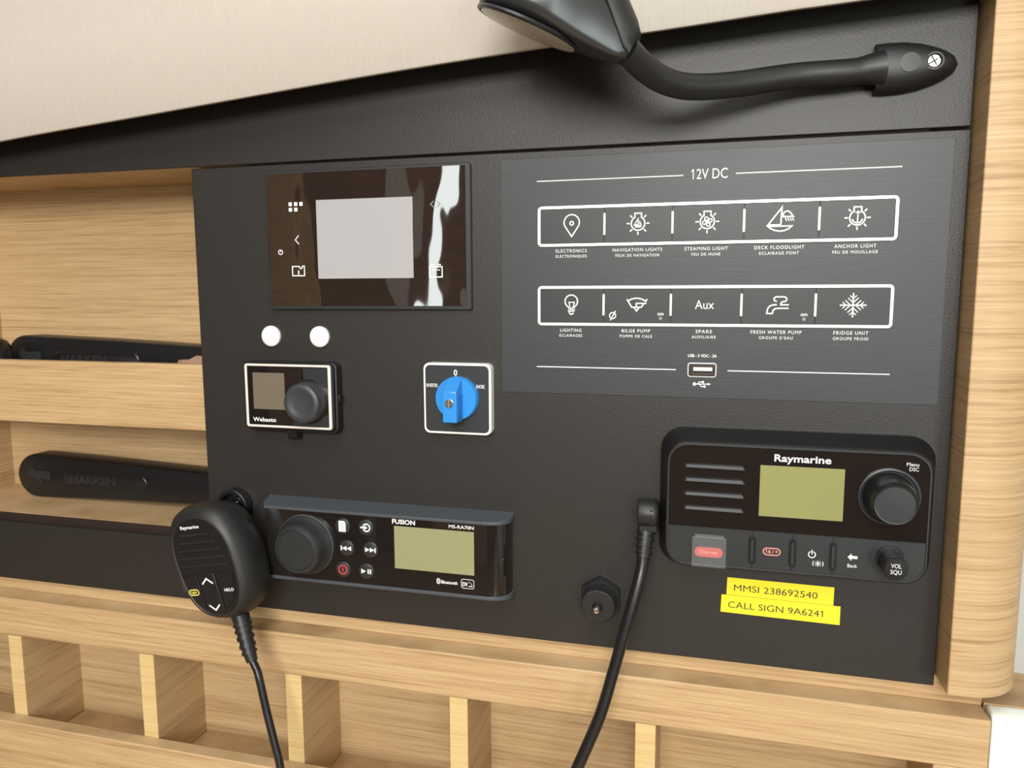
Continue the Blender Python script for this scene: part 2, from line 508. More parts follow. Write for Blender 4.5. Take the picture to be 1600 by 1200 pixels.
# ================================================================ BLACK PANELS
ip = [(-1100, -209.6), (312.4, -209.6), (312.4, 177.2), (-283, 177.2), (-283, -151.2), (-1100, -151.2)]
m = MB().prism(ip, -4.0, 0)
tag(part('instrument_panel', m, LAMI, bevel=0.7), 'large black laminate instrument panel stepped round the open locker', 'panel')
tag(part('overhead_panel', MB().box(-1100, 312.0, 178.9, 420, -4.0, 0), LAMI, bevel=0.7), 'black laminate panel carrying the reading lamp under the cream headliner', 'panel')


# ================================================================ 12 V SWITCH PANEL
H0 = 0.6
ep = thing('switch_panel', 'graphite 12V DC switch panel with two rows of push keys', 'switch panel', (147, 83, 0.05))
part('face_plate', MB().box(-8, 303, -6.2, 172.2, 0.05, H0), FOIL, ep, bevel=0.2)
for a, b, z in ((20.3, 128.3, 154.9), (164.6, 272, 154.9), (20.3, 126.2, 14.4), (163.1, 271.5, 14.4)):
    flatpart('rule_line', MB().stroke([(a, z), (b, z)], 0.72, H0 + 0.05, cap=False), PRINT, ep)
text('12V DC', 146.5, 152.0, H0 + .05, 7.0, ep, PRINT, width=25.2)
ICW = 0.95
HK = 1.5
def zicon(c, k, x, z):
    return lambda *p: [(x + (a - c[0]) * k, z - (b - c[1]) * k) for a, b in p]
def icon_pin(m, x, z):
    z += 1.9
    pts = arc(x, z, 5.8, -28, 208, 26)
    m.stroke(pts + [(x, z - 10.4)], ICW, HK + .05, close=True)
    m.stroke(arc(x, z - 0.6, 1.35, 0, 360, 14), 0.95, HK + .05)
def bulb_rays(m, x, z):
    m.stroke([(x - 2.4, z + 4.3), (x - 2.4, z + 7.3), (x + 2.4, z + 7.3), (x + 2.4, z + 4.3)], ICW, HK + .05)
    m.stroke(arc(x, z, 4.95, 119, 421, 26), ICW, HK + .05)
    for a in (0, 180, 45, 135, 225, 270, 315):
        c, s_ = cos(math.radians(a)), sin(math.radians(a))
        m.stroke([(x + 6.4 * c, z + 6.4 * s_), (x + 7.9 * c, z + 7.9 * s_)], ICW, HK + .05)
def icon_nav(m, x, z):
    bulb_rays(m, x, z)
    m.stroke([(x + .1, z + 3.2), (x - 2.6, z - 1.0), (x + .1, z - 1.0)], .7, HK + .05, close=True)
    m.flat([(x + 1.0, z + 2.2), (x + 1.0, z - 1.0), (x + 2.8, z - 1.0)], HK + .05)
    m.flat([(x - 3, z - 1.5), (x - 1.8, z - 3), (x + 1.8, z - 3), (x + 3, z - 1.5)], HK + .05)
def icon_steam(m, x, z):
    bulb_rays(m, x, z)
    for a in (20, 110, 200, 290):
        c, s_ = cos(math.radians(a)), sin(math.radians(a))
        m.stroke(arc(x + 2.2 * c, z + 2.2 * s_, 1.25, a - 160, a + 150, 12), .7, HK + .05)
        m.stroke([(x, z), (x + 2.6 * c - 1.1 * s_, z + 2.6 * s_ + 1.1 * c)], .6, HK + .05)
def icon_flood(m, x, z):
    f = zicon((800, 122), 0.0925, x, z)
    m.stroke(f((805, 30), (708, 160), (800, 160)), ICW, HK + .05, close=True)
    m.stroke(f((707, 170), (880, 170), (858, 190), (830, 203), (792, 208), (755, 200), (728, 187)), ICW, HK + .05, close=True)
    m.stroke(f((815, 100), (815, 78), (826, 64), (845, 58), (862, 66), (888, 100)), ICW, HK + .05, close=True)
    for q in (832, 849, 866, 883):
        m.stroke(f((q, 113), (q + 8, 129)), .7, HK + .05)
def icon_anchor(m, x, z):
    bulb_rays(m, x, z)
    m.stroke([(x + .3, z + 4.6), (x, z - 3.6)], .75, HK + .05)
    m.stroke([(x - 1.2, z + 3.6), (x + 1.7, z + 3.6)], .75, HK + .05)
    m.stroke(arc(x, z - .3, 3.2, 195, 345, 12), .85, HK + .05)
def icon_bulb(m, x, z):
    f = zicon((180, 218), 0.0615, x, z)
    a = arc(0, 0, 1, 0, 1, 1)
    ring = [(180 + 78 * cos(math.radians(t)), 175 - 78 * sin(math.radians(t))) for t in range(-62, 243, 12)]
    m.stroke(f((150, 245), *ring[::-1], (214, 245)), ICW, HK + .05)
    m.stroke(f((165, 235), (150, 187), (220, 187), (205, 235)), .7, HK + .05)
    for q in (262, 284, 304): m.stroke(f((146, q), (220, q - 12)), .75, HK + .05)
    m.stroke(f((160, 322), (172, 334), (192, 334), (205, 320)), ICW, HK + .05)
def icon_bilge(m, x, z):
    f = zicon((990, 222), 0.0615, x, z)
    m.stroke(f((875, 158), (930, 250), (1045, 250), (1068, 215)), ICW, HK + .05)
    m.stroke(f((890, 172), (930, 150), (985, 140), (1045, 150), (1098, 178), (1110, 158)), ICW, HK + .05)
    m.stroke(f((985, 240), (985, 203), (1095, 203)), ICW, HK + .05)
    m.flat(f((1085, 190), (1085, 216), (1110, 203)), HK + .05)
    m.stroke(f((960, 255), (988, 295), (1018, 255)), ICW, HK + .05)
    c = f((700, 352))[0]
    m.stroke(arc(c[0], c[1], 2.3, 0, 360, 18), .8, HK + .05)
    m.stroke([(c[0] - 1.6, c[1] - 3.3), (c[0] + 2, c[1] + 3.3)], .8, HK + .05)
def icon_tap(m, x, z):
    f = zicon((365, 215), 0.0615, x, z)
    m.stroke(f((350, 212), (315, 212), (280, 226), (256, 258), (248, 312), (310, 312), (316, 280), (335, 258), (370, 252), (480, 252)), ICW, HK + .05)
    m.stroke(f((482, 212), (398, 212), (402, 190), (420, 176), (450, 172), (464, 150), (455, 128), (435, 120), (350, 120), (330, 128), (322, 146), (330, 164), (348, 172)), ICW, HK + .05)
def icon_snow(m, x, z):
    m.stroke([(x - 8.2, z), (x + 8.2, z)], ICW, HK + .05); m.stroke([(x, z - 8), (x, z + 8)], ICW, HK + .05)
    for k in range(4):
        c, s_ = cos(k * pi / 2), sin(k * pi / 2)
        rt = lambda a, b: (x + a * c - b * s_, z + a * s_ + b * c)
        for r_, l in ((1.7, 3.2), (4.6, 2.0)):
            m.stroke([rt(r_ + l, l), rt(r_, 0), rt(r_ + l, -l)], .62, HK + .05)
KX = [47.3, 96.7, 146.0, 196.0, 245.6]
ROWS = [(121.0, [icon_pin, icon_nav, icon_steam, icon_flood, icon_anchor],
         ['location pin', 'lamp with sailing boat', 'lamp with propeller', 'sailing boat with floodlight', 'lamp with anchor'],
         [('ELECTRONICS', 23.6, 'ELECTRONIQUES', 23.6), ('NAVIGATION LIGHTS', 36.1, 'FEUX DE NAVIGATION', 32), ('STEAMING LIGHT', 30.4, 'FEU DE HUNE', 20), ('DECK FLOODLIGHT', 33.4, 'ECLAIRAGE PONT', 26.5), ('ANCHOR LIGHT', 26.8, 'FEU DE MOUILLAGE', 29)]),
        (61.4, [icon_bulb, icon_bilge, None, icon_tap, icon_snow],
         ['light bulb', 'bilge pump', 'Aux', 'water tap', 'snowflake'],
         [('LIGHTING', 16.3, 'ECLAIRAGES', 17.6), ('BILGE PUMP', 21, 'POMPE DE CALE', 24), ('SPARE', 11.6, 'AUXILIAIRE', 17), ('FRESH WATER PUMP', 34.5, "GROUPE D'EAU", 23), ('FRIDGE UNIT', 22.6, 'GROUPE FROID', 23)])]
for zc, icons, kinds, legs in ROWS:
    x0, x1 = 21.1, 271.3
    part('row_frame', MB().ring(rrect((x0 + x1) / 2, zc, x1 - x0, 30.2, 3.2), rrect((x0 + x1) / 2, zc, x1 - x0 - 4.6, 25.6, 0.9), H0, 1.9), SILV, ep, bevel=0.25, label='bright silver frame round a row of five keys')
    xs = [23.5, 71.95, 121.5, 171.3, 221.2, 268.9]
    for i in range(5):
        a, b = xs[i] + (0.0 if i == 0 else 0.28), xs[i + 1] - (0.0 if i == 4 else 0.28)
        k = part('key', MB().box(a, b, zc - 12.7, zc + 12.7, H0, HK), KEY, ep, bevel=0.2, label='graphite push key with the %s mark' % kinds[i])
        if icons[i]:
            m = MB(); icons[i](m, KX[i], zc + 0.8)
            flatpart('icon', m, PRINT, k)
        else:
            text('Aux', 145.6, zc - 2.0, HK + .05, 6.2, k, PRINT, width=13.4)
        if kinds[i] in ('bilge pump', 'water tap'):
            text('on', xs[i + 1] - 7.3, zc - 6.9, HK + .05, 2.6, k, PRINT, width=4.4, bold=.012)
            m = MB().disc(xs[i + 1] - 7.2, zc - 9.1, 1.25, HK + .05); flatpart('indicator_lamp', m, GREYP, k)
    for xb in xs[1:5]:
        part('divider_bar', MB().loft([sec(rrect(xb, zc + 0.9, 1.7, 16.4, .8, 3), HK - .1), sec(rrect(xb, zc + 0.9, 1.5, 16.2, .7, 3), HK + .25)]), WHITE, ep)
    for i, (t1, w1, t2, w2) in enumerate(legs):
        m = MB()
        zz = 101.6 if zc > 100 else 41.7
        text(t1, KX[i] - .4, zz, H0 + .05, 2.35, ep, PRINT, width=w1, spacing=1.2, mb=m, bold=.002)
        text(t2, KX[i] - .4, zz - 3.85, H0 + .05, 2.0, ep, PRINT, width=w2, spacing=1.2, mb=m, bold=.002)
        flatpart('legend', m, PRINT, ep)
us = part('usb_socket', MB().ring(rrect(145, 14.6, 20.6, 10.6, 2), rrect(145, 14.5, 19.2, 9.2, 1.4), H0 - .1, H0 + .25), SILV, ep, label='small USB power socket')
part('cavity_shade', MB().flat(rrect(145, 14.5, 19.4, 9.4, 1.4), H0 + .08), BLACK, us)  # flat black sheet standing in for the shade inside the socket
part('shell', MB().ring(rrect(145.6, 14.4, 17.6, 8.0, 1.8), rrect(145.6, 14.4, 15.2, 5.6, 1.0), H0 + .1, H0 + .8), CHROME, us)
part('tongue', MB().box(138.8, 152.4, 13.9, 16.6, H0 + .1, H0 + .6), SILV, us)
text('USB - 5 VDC - 2A', 145, 24.0, H0 + .05, 2.1, ep, PRINT, width=20.6, bold=.015)
m = MB()
m.disc(139.9, 4.0, 1.25, H0 + .05); m.stroke([(140, 4), (150, 4.15)], .65, H0 + .05)
m.flat([(149.4, 5.1), (149.4, 3.2), (151.6, 4.15)], H0 + .05)
m.stroke([(142, 4), (143.4, 5.6), (145.4, 5.6)], .65, H0 + .05); m.disc(146, 5.6, .85, H0 + .05)
m.stroke([(143.4, 4), (144.8, 2.3), (146.6, 2.3)], .65, H0 + .05); m.flat([(146.4, 1.5), (148, 1.5), (148, 3.1), (146.4, 3.1)], H0 + .05)
flatpart('usb_mark', m, PRINT, ep)

# ================================================================ BATTERY MONITOR
bm_ = thing('monitor_display', 'glossy black monitor with a blank pale screen', 'display', (-120.7, 114.6, 0.05))
part('bezel', MB().loft([sec(rrect(-120.7, 114.7, 178.4, 113, 2.0), 0.05), sec(rrect(-120.7, 114.7, 178.4, 113, 2.0), 3.4), sec(rrect(-120.7, 114.7, 177.2, 111.8, 1.6), 4.0)]), CHAR, bm_)
gl = part('glass', MB().box(-208.3, -35.4, 61.2, 169.0, 3.9, 4.25), GLASSW, bm_, label='dark mirror-like glass front', smooth=0)
part('screen', MB().box(-163.5, -79.5, 83.4, 146.8, 4.25, 4.4), LCDW, bm_, label='blank pale grey screen')
HG = 4.3
m = MB()
for a in (-187, -182, -177.2):
    for b in (144.2, 139.8):
        if a > -178 and b < 141: continue
        m.flat([(a - 1.5, b - 1.5), (a + 1.5, b - 1.5), (a + 1.5, b + 1.5), (a - 1.5, b + 1.5)], HG)
flatpart('menu_mark', m, PRINT, bm_)
flatpart('back_mark', MB().stroke([(-180.6, 118.6), (-183.6, 115.3), (-180.6, 112.0)], .75, HG), PRINT, bm_)
m = MB().stroke(arc(-197.7, 105.5, 1.9, 120, 420, 14), .7, HG); m.stroke([(-197.7, 105.6), (-197.7, 107.6)], .6, HG)
flatpart('power_mark', m, PRINT, bm_)
m = MB().stroke([(-187.2, 93.6), (-187.2, 86), (-176.2, 86), (-176.2, 93.8), (-178, 93.8), (-178.6, 92), (-180.2, 92), (-180.8, 93.6)], .9, HG, close=True)
m.stroke([(-181.6, 87.4), (-181.6, 89.8)], 1.1, HG); flatpart('tank_mark', m, PRINT, bm_)
m = MB().stroke([(-66, 92), (-66, 84), (-55.4, 84), (-55.4, 92)], .9, HG, close=True)
m.stroke([(-64.6, 93.6), (-63, 93.6)], 1, HG); m.stroke([(-58.4, 93.6), (-56.8, 93.6)], 1, HG)
m.stroke([(-63.6, 89.5), (-62, 89.5)], .6, HG); m.stroke([(-59.2, 89.5), (-57.4, 89.5)], .6, HG)
flatpart('battery_mark', m, PRINT, bm_)
m = MB().stroke([(-61.8, 142.6), (-64.2, 140.4), (-61.8, 138.2)], .7, HG); m.stroke([(-58.8, 142.6), (-56.4, 140.4), (-58.8, 138.2)], .7, HG)
flatpart('arrows_mark', m, GREYP, bm_)

# ================================================================ TWO WHITE CAPS
for x in (-211.6, -165.8):
    tag(part('blanking_cap', MB().lathe(x, 35.4, [(8.7, .1), (8.9, 1.0), (8.7, 2.6), (7.6, 3.6), (5.0, 4.0), (.01, 4.1)]), WHITE, org=(x, 35.4, 0)),
        'round white plastic cap on the black panel above the heater control\'s ' + ('screen' if x < -190 else 'knob'), 'cap', 'white caps above the heater control')

# ================================================================ HEATER CONTROL
hc = thing('heater_control', 'small black heater control with silver frame and round knob', 'control', (-190.5, -14.5, .05))
part('housing', MB().loft([sec(rrect(-191, -15.2, 87.5, 59.5, 5), .05), sec(rrect(-191, -15.2, 87.5, 59.5, 5), 9.5), sec(rrect(-190.7, -14.8, 84.6, 57.4, 4.6), 10.2), sec(rrect(-190.4, -14.4, 83.2, 56, 4.4), 13.0)]), BLACK, hc, bevel=.3)
part('silver_frame', MB().ring(rrect(-190.2, -14.1, 80.2, 54, 2.2), rrect(-190.4, -14.1, 75.4, 50, 1.0), 13.0, 15.2), BRIGHT, hc, bevel=.6)
part('glass', MB().box(-228, -152.8, -39.0, 10.8, 13.0, 14.4), GLASS, hc, label='dark glossy front')
part('screen', MB().box(-222.9, -193, -25.6, 5.4, 14.4, 14.5), LCDB, hc, label='blank brown screen')
m = MB(); cxk, czk = -171.8, -17.8
m.flat([(-175.5, 10.2), (-175.5, -2.6)] + arc(cxk, czk, 18.6, 105, 40, 8) + [(-153.2, -6.0), (-153.2, 10.2)], 14.45)
flatpart('power_key', m, CHAR, hc)
m = MB().flat([(-186, -38.6), (-185, -30)] + arc(cxk, czk, 18.6, 225, 320, 10) + [(-153.2, -28), (-153.2, -38.6)], 14.45)
flatpart('pause_key', m, CHAR, hc)
m = MB().stroke(arc(-165.3, 4.2, 2.2, 125, 415, 14), .55, 14.55); m.stroke([(-165.3, 4.6), (-165.3, 6.6)], .5, 14.55); flatpart('power_mark', m, INK, hc)
m = MB().stroke([(-158.4, -37.4), (-158.4, -34.4)], .8, 14.55, cap=False); m.stroke([(-156.2, -37.4), (-156.2, -34.4)], .8, 14.55, cap=False); flatpart('pause_mark', m, INK, hc)
part('knob', MB().lathe(cxk, czk, [(17.2, 14.4), (17.2, 16), (16.8, 22.5), (15.6, 25.4), (13.6, 26.6), (11.5, 26.5), (9.5, 25.6), (6, 25.2), (.01, 25.1)]), RUBBER, hc)
text('Webasto', -224.2, -36.2, 14.5, 3.4, hc, PRINT, width=22, align='L', bold=.018)
part('bottom_clip', MB().loft([sec(rrect(-190.5, -47, 9.5, 9, 1.6), 1), sec(rrect(-190.5, -47, 9.5, 9, 1.6), 8.5), sec(rrect(-190.5, -46, 8, 7, 1.2), 10)]), BLACK, hc)
part('side_clip', MB().box(-149, -145.6, -19, -12.4, 4, 9), BLACK, hc, bevel=.5)

# ================================================================ ROTARY SWITCH
rs = thing('rotary_switch', 'square white-edged selector switch with a blue knob', 'switch', (-43.2, -12.3, .05))
part('plate', MB().loft([sec(rrect(-43.2, -12.3, 56.6, 57, 5), .05), sec(rrect(-43.2, -12.3, 56.6, 57, 5), 7.3), sec(rrect(-43.2, -12.3, 55.6, 56, 4.6), 8)]), WHITE, rs)
part('dial', MB().prism(rrect(-43.2, -12.2, 53, 53.4, 4), 8, 8.15), KEY, rs, label='dark grey dial face')
kn = part('knob', MB().lathe(-42.3, -11.4, [(17.6, 8.15), (17.4, 12.6), (16.6, 14)]), BLUE, rs, label='round blue knob with a raised grip')
g = MB()
prof = [(5.2, 13.6), (-4.2, 27.5), (-28.2, 27.5), (-29.4, 13.6)]
g.loft([[(x, z, h) for z, h in prof] for x in (-48.4, -37.0)])
part('grip', g, BLUE, kn, bevel=.6)
rb = MB()
for i in range(15):
    z = -7.2 - i * 1.35
    rb.box(-37.05, -36.5, z - .4, z + .4, 15.0, 25.8)
part('ribs', rb, BLUE, kn)
part('screw', screw_head(-42.8, -13.0, 3.3, 27.5, 1.2, .45, 0), STEEL, kn)
text('0', -44.1, 6.6, 8.2, 4.4, rs, PRINT, width=3.0, bold=.02)
text('INVERTER', -64.0, -3.2, 8.2, 2.7, rs, PRINT, width=9.6, bold=.01)
text('SHORE', -23.6, -3.2, 8.2, 2.7, rs, PRINT, width=6.9, bold=.01)

# ================================================================ STEREO
st = thing('stereo', 'black stereo with six round buttons, left knob and olive screen', 'stereo', (-107, -139, .05))
def plan_st(g_):
    p = [(-219 - g_, .05), (-217 - g_, 14), (-212 - g_, 20 + g_ * .6), (-16, 20 + g_ * .6)]
    p += [(-16 + (16 + g_) * sin(math.radians(a)), 5 + (15 + g_ * .6) * cos(math.radians(a))) for a in range(12, 91, 13)]
    return p + [(0 + g_, .05)]
part('glass_body', MB().planz(plan_st(0), -168.6, -110.2), GLASS, st, smooth=50, label='glossy black front wrapping round the end')
for z0, z1b, z1f, nm in ((-110.1, -103.6, -107.6, 'upper'), (-168.7, -174.6, -171.6, 'lower')):
    pl = plan_st(1.6)
    a = [(x, z0, h) for x, h in pl]; b = [(x, z1b + (z1f - z1b) * min(1, h / 20), h) for x, h in pl]
    part('edge_strip', MB().loft([a, b]), SLATE, st, bevel=.5, label='slate grey %s edge strip' % nm)
HS = 20.06
part('screen', MB().box(-94.6, -26.4, -152.3, -116.5, 20.0, HS), LCDG, st, label='olive blank screen')
kn = part('volume_knob', MB().lathe(-175.5, -138.8, [(25.4, 20), (25.4, 21.4), (24.4, 23), (22.6, 25), (21.2, 30), (20.8, 34), (19.6, 35.8), (17.6, 36.2), (17.4, 35.6)]), CHAR, st)
part('knob_collar', MB().lathe(-175.5, -138.8, [(25.9, 20.0), (25.9, 21.0), (25.4, 21.6), (24.6, 21.6)]), SLATE, kn)
part('knob_face', MB().lathe(-175.5, -138.8, [(17.3, 35.4), (16.6, 36.0), (.01, 36.4)]), CHAR, kn)
btn = [(-140.6, -120.2), (-119.6, -119.8), (-137.4, -138.9), (-116.0, -138.5), (-141.2, -157.6), (-120.2, -157.2)]
for i, (x, z) in enumerate(btn):
    b = part('button', MB().lathe(x, z, [(6.6, 20), (6.6, 20.6), (6.0, 20.9), (.01, 20.95)], 28), CHAR, st)
    hb = 21.05; m = MB(); mm = PRINT
    if i == 0:
        m.flat([(x - 3.2, z - 4.6), (x + 3.2, z - 4.6), (x + 3.2, z + 3.2), (x + 1.6, z + 4.6), (x - 3.2, z + 4.6)], hb)
        d = MB()
        for q in (-2.6, -.8, 1.0, 2.6): d.stroke([(x - 1.4, z + q), (x + 1.4, z + q)], .45, hb + .05, cap=False)
        flatpart('icon_lines', d, GREYP, b)
    elif i == 1:
        m.stroke(arc(x + .8, z, 3.1, 215, 505, 16), 1.15, hb); m.stroke([(x - 3.9, z), (x - .4, z)], 1.5, hb); m.flat([(x - .6, z - 1.9), (x + 1.9, z), (x - .6, z + 1.9)], hb)
    elif i in (2, 3):
        s_ = 1 if i == 3 else -1
        for q in (-4.4, -.2): m.flat([(x + s_ * q, z - 2), (x + s_ * (q + 4), z), (x + s_ * q, z + 2)], hb)
        m.flat([(x + s_ * 3.9, z - 2), (x + s_ * 5.1, z - 2), (x + s_ * 5.1, z + 2), (x + s_ * 3.9, z + 2)], hb)
    elif i == 4:
        m.stroke(arc(x, z, 3.7, 0, 360, 22), 1.1, hb); m.stroke([(x, z - 1.4), (x, z + 1.4)], .9, hb); mm = REDP
    else:
        m.flat([(x - 4.2, z - 2.1), (x, z), (x - 4.2, z + 2.1)], hb)
        for q in (1.5, 3.5): m.flat([(x + q, z - 2), (x + q + 1.2, z - 2), (x + q + 1.2, z + 2), (x + q, z + 2)], hb)
    flatpart('icon', m, mm, b)
text('FUSION', -96.2, -114.6, HS, 3.6, st, PRINT, width=20, align='L', bold=.03)
text('MS-RA70N', -47.3, -114.6, HS, 2.7, st, PRINT, width=20.8, align='L', bold=.01)
m = MB().flat(rrect(-56.8, -159.7, 3.2, 4.8, 1.5, 4), HS); flatpart('bluetooth_badge', m, PRINT, st)
m = MB().stroke([(-57.9, -158.6), (-55.8, -160.7), (-56.8, -161.6), (-56.8, -157.8), (-55.8, -158.7), (-57.9, -160.8)], .35, HS + .05); flatpart('bluetooth_mark', m, INK, st)
text('Bluetooth', -54.4, -161.3, HS, 2.6, st, PRINT, width=13.8, align='L', bold=.02)
m = MB().stroke(rrect(-32.1, -159.8, 10.6, 7.4, 1.5, 3), .4, HS, close=True); m.stroke([(-31.2, -161.6), (-28.2, -161.6)], .6, HS)
m.stroke(arc(-31.8, -161.4, 3.4, 5, 80, 6), .3, HS); flatpart('badge_outline', m, PRINT, st)
text('DV', -36.4, -161.8, HS, 3.2, st, PRINT, width=4.4, align='L', bold=.03)

# ================================================================ VHF RADIO
vr = thing('vhf_radio', 'black marine radio with yellow-green screen and large right knob', 'radio', (210, -82, .05))
part('body', MB().loft([sec(rrect(210, -80.8, 186.4, 105.5, 17), .05), sec(rrect(210, -80.8, 186.4, 105.5, 17), 3.5),
                        sec(rrect(210, -81.2, 184, 103, 16.5), 6), sec(rrect(210.2, -82.0, 178, 95, 15.5), 16), sec(rrect(210.2, -82.3, 176.6, 93, 15), 18.6), sec(rrect(210.2, -82.3, 175, 91.4, 14.6), 19.2)]), BLACK, vr, smooth=30)
fo = rrect(210.2, -82.3, 171.6, 88, 13, 8)
ZC = -98.6
upper = [p for p in fo if p[1] > ZC]; lower = [p for p in fo if p[1] <= ZC]
def cut(pts, sgn):
    pts = sorted(pts, key=lambda p: math.atan2((p[1] + 82.3) , p[0] - 210.2)) if False else pts
    return pts
xr, xl = 210.2 + 85.8, 210.2 - 85.8
# outline starts at the bottom-right arc and runs counter-clockwise
br = [p for p in fo if p[0] > 210 and p[1] <= ZC]; ur = [p for p in fo if p[0] > 210 and p[1] > ZC]
ul = [p for p in fo if p[0] < 210 and p[1] > ZC]; bl = [p for p in fo if p[0] < 210 and p[1] <= ZC]
up_pts = [(xr, ZC + .2)] + ur + ul + [(xl, ZC + .2)]
lo_pts = bl + br + [(xr, ZC - .2), (xl, ZC - .2)]
part('rim', MB().ring(rrect(210.2, -82.3, 174.6, 91, 14.5, 8), rrect(210.2, -82.3, 171.8, 88.2, 13.1, 8), 19.1, 20.4), CHAR, vr, bevel=.3)
part('glass_front', MB().prism(up_pts, 19.2, 20.0), GLASS, vr, label='glossy black upper front', smooth=0)
part('key_strip', MB().prism(lo_pts, 19.2, 19.9), CHAR, vr, label='dark grey lower key strip', smooth=0)
HV = 20.06
part('screen', MB().box(187.3, 243, -87.2, -50.2, 20, HV), LCDY, vr, label='yellow-green blank screen')
text('Raymarine', 196.5, -46.9, HV, 4.9, vr, PRINT, width=37.4, align='L', bold=.02)
m = MB(); text('Menu', 281.4, -45.6, HV, 2.5, vr, PRINT, width=7.6, align='L', mb=m); text('DSC', 283.2, -48.9, HV, 2.5, vr, PRINT, width=5.8, align='L', mb=m); flatpart('lettering', m, PRINT, vr)
for z in (-53.2, -63.4, -73.8, -84.4):
    q = [(134.8, z + 1.6), (137.2, z + 2.0), (175, z + 2.0), (177.8, z - 1.9), (134.8, z - 1.4)]
    s_ = part('speaker_slot_shade', MB().prism(q, 19.9, 20.04), BLACK, vr)  # slot is not cut: flat black patch paints its inner shade
    part('louvre', MB().loft([[(136, z + 1.3, 20.05), (176.0, z + 1.3, 20.05), (177.4, z - 1.9, 20.05), (135, z - 1.6, 20.05)], [(136.6, z + .2, 20.7), (176, z + .2, 20.7), (176.8, z - 1.5, 21.6), (136, z - 1.3, 21.6)]]), CHAR, s_, bevel=.5)
part('knob_ring', MB().lathe(271.6, -67.5, [(20.0, 20), (19.8, 21.2), (18.6, 21.6), (17.4, 20.8), (17.2, 20.1)], 48), CHAR, vr)
kb = part('tuning_knob', MB().lathe(271.4, -67.4, [(16.8, 20), (16.2, 24), (14.6, 38), (14.2, 40.4), (13.2, 41.8), (12.2, 41.6)], 56), BLACK, vr, label='large black tuning knob')
part('knob_face', MB().lathe(271.4, -67.4, [(12.2, 41.4), (11.9, 41.7), (.01, 41.9)], 40), CHAR, kb)
part('volume_recess_shade', MB().lathe(274.3, -111, [(9.3, 19.9), (9.2, 20.1), (.01, 20.1)], 30), BLACK, vr)  # flat disc, its black stands for the shade round the volume knob
vk = part('volume_knob', MB().lathe(274.7, -112.2, [(7.6, 20), (7.6, 31), (7.9, 33), (7.9, 36.4), (7.0, 37.6), (.01, 37.8)], 36), BLACK, vr, label='small black volume knob')
m = MB(); text('VOL', 274.7, -111.6, 37.85, 2.9, vk, PRINT, width=6.4, mb=m); text('SQU', 274.7, -115.8, 37.85, 2.9, vk, PRINT, width=6.8, mb=m); flatpart('lettering', m, PRINT, vk)
part('distress_well', MB().flat([(140.9, -126.6), (166.4, -126.6), (166.4, -104), (140.9, -104)], 19.95), CHAR, vr)
dk = part('distress_key', MB().loft([sec(rrect(153.4, -117.2, 20.4, 7.6, 3.7), 19.95), sec(rrect(153.4, -117.2, 19.8, 7.0, 3.4), 20.8)]), RED, vr, label='red distress key')
text('Distress', 153.4, -118.2, 20.9, 2.7, dk, PINK, width=12.6)
cv = part('distress_cover', MB().box(141.6, 165.8, -127.2, -105.2, 21.2, 22.4), CLEAR, vr, bevel=.4, label='clear hinged cover over the red key')
part('cover_hinge', MB().tube([(143.4, -104.9, 21.4), (164, -104.9, 21.4)], 1.5, 10), CLEAR, cv)
part('cover_lip', MB().box(141.6, 165.8, -127.8, -126.2, 20.1, 23.2), CLEAR, cv, bevel=.3)
for x in (183.6, 211, 237.8):
    part('key_groove_shade', MB().prism(rrect(x, -113, 5.4, 21, 2.4, 4), 19.88, 19.95), BLACK, vr)  # flat black insert painting the shade of an uncut groove
    part('key_rib', MB().loft([sec(rrect(x, -113, 2.8, 17, 1.3, 4), 19.95), sec(rrect(x, -113, 2.0, 16, .9, 4), 21.2)]), CHAR, vr)
    part('key_seam_shade', MB().box(x - .35, x + .35, -126, -99, 19.88, 19.93), BLACK, vr)  # seam shade laid on as a thin flat black strip
m = MB().stroke(rrect(197.1, -113, 11.4, 5.0, 2.4, 4), .8, 20.0, close=True); text('16 / +', 197.1, -114.2, 20.0, 2.7, vr, SALMON, width=8.4, bold=.03, mb=m); flatpart('channel_mark', m, SALMON, vr)
m = MB().stroke(arc(224.1, -112.7, 2.3, 120, 420, 18), .65, 20.0); m.stroke([(224.1, -112.4), (224.1, -109.6)], .65, 20.0)
cx2, cz2 = 228.3, -119
m.disc(cx2, cz2, .95, 20.0, 12)
for k in range(8): m.stroke([(cx2 + 1.4 * cos(k * pi / 4), cz2 + 1.4 * sin(k * pi / 4)), (cx2 + 2.1 * cos(k * pi / 4), cz2 + 2.1 * sin(k * pi / 4))], .4, 20.0)
m.stroke(arc(cx2 + .3, cz2, 3.7, 155, 205, 6), .45, 20.0); m.stroke(arc(cx2 - .3, cz2, 3.7, -25, 25, 6), .45, 20.0)
flatpart('power_mark', m, PRINT, vr)
m = MB().flat([(247.4, -112.4), (250, -109.8), (250, -111.4), (253.8, -111.4), (253.8, -113.4), (250, -113.4), (250, -115)], 20.0)
flatpart('back_arrow', m, PRINT, vr)
text('Back', 250.7, -119.8, 20.0, 2.5, vr, PRINT, width=6.2)

# ================================================================ YELLOW TAPE LABELS
def tape(pts, s, x, z, w, cap, label):
    t = thing('tape_label', label, 'label', (pts[0][0], pts[0][1], .02))
    part('tape', MB().prism(pts, .02, .16), YTAPE, t)
    text(s, x, z, .2, cap, t, INK, width=w, align='L', rot=-.006)
tape([(167.4, -155.9), (242.9, -156.7), (243, -142.9), (167.8, -142.3)], 'MMSI 238692540', 172.8, -152.4, 59, 4.9, 'yellow tape label reading MMSI 238692540')
tape([(163.5, -169.9), (247.8, -171.2), (247.8, -156.95), (163.9, -156.15)], 'CALL SIGN 9A6241', 168.9, -166.0, 67.2, 4.9, 'yellow tape label reading CALL SIGN 9A6241')

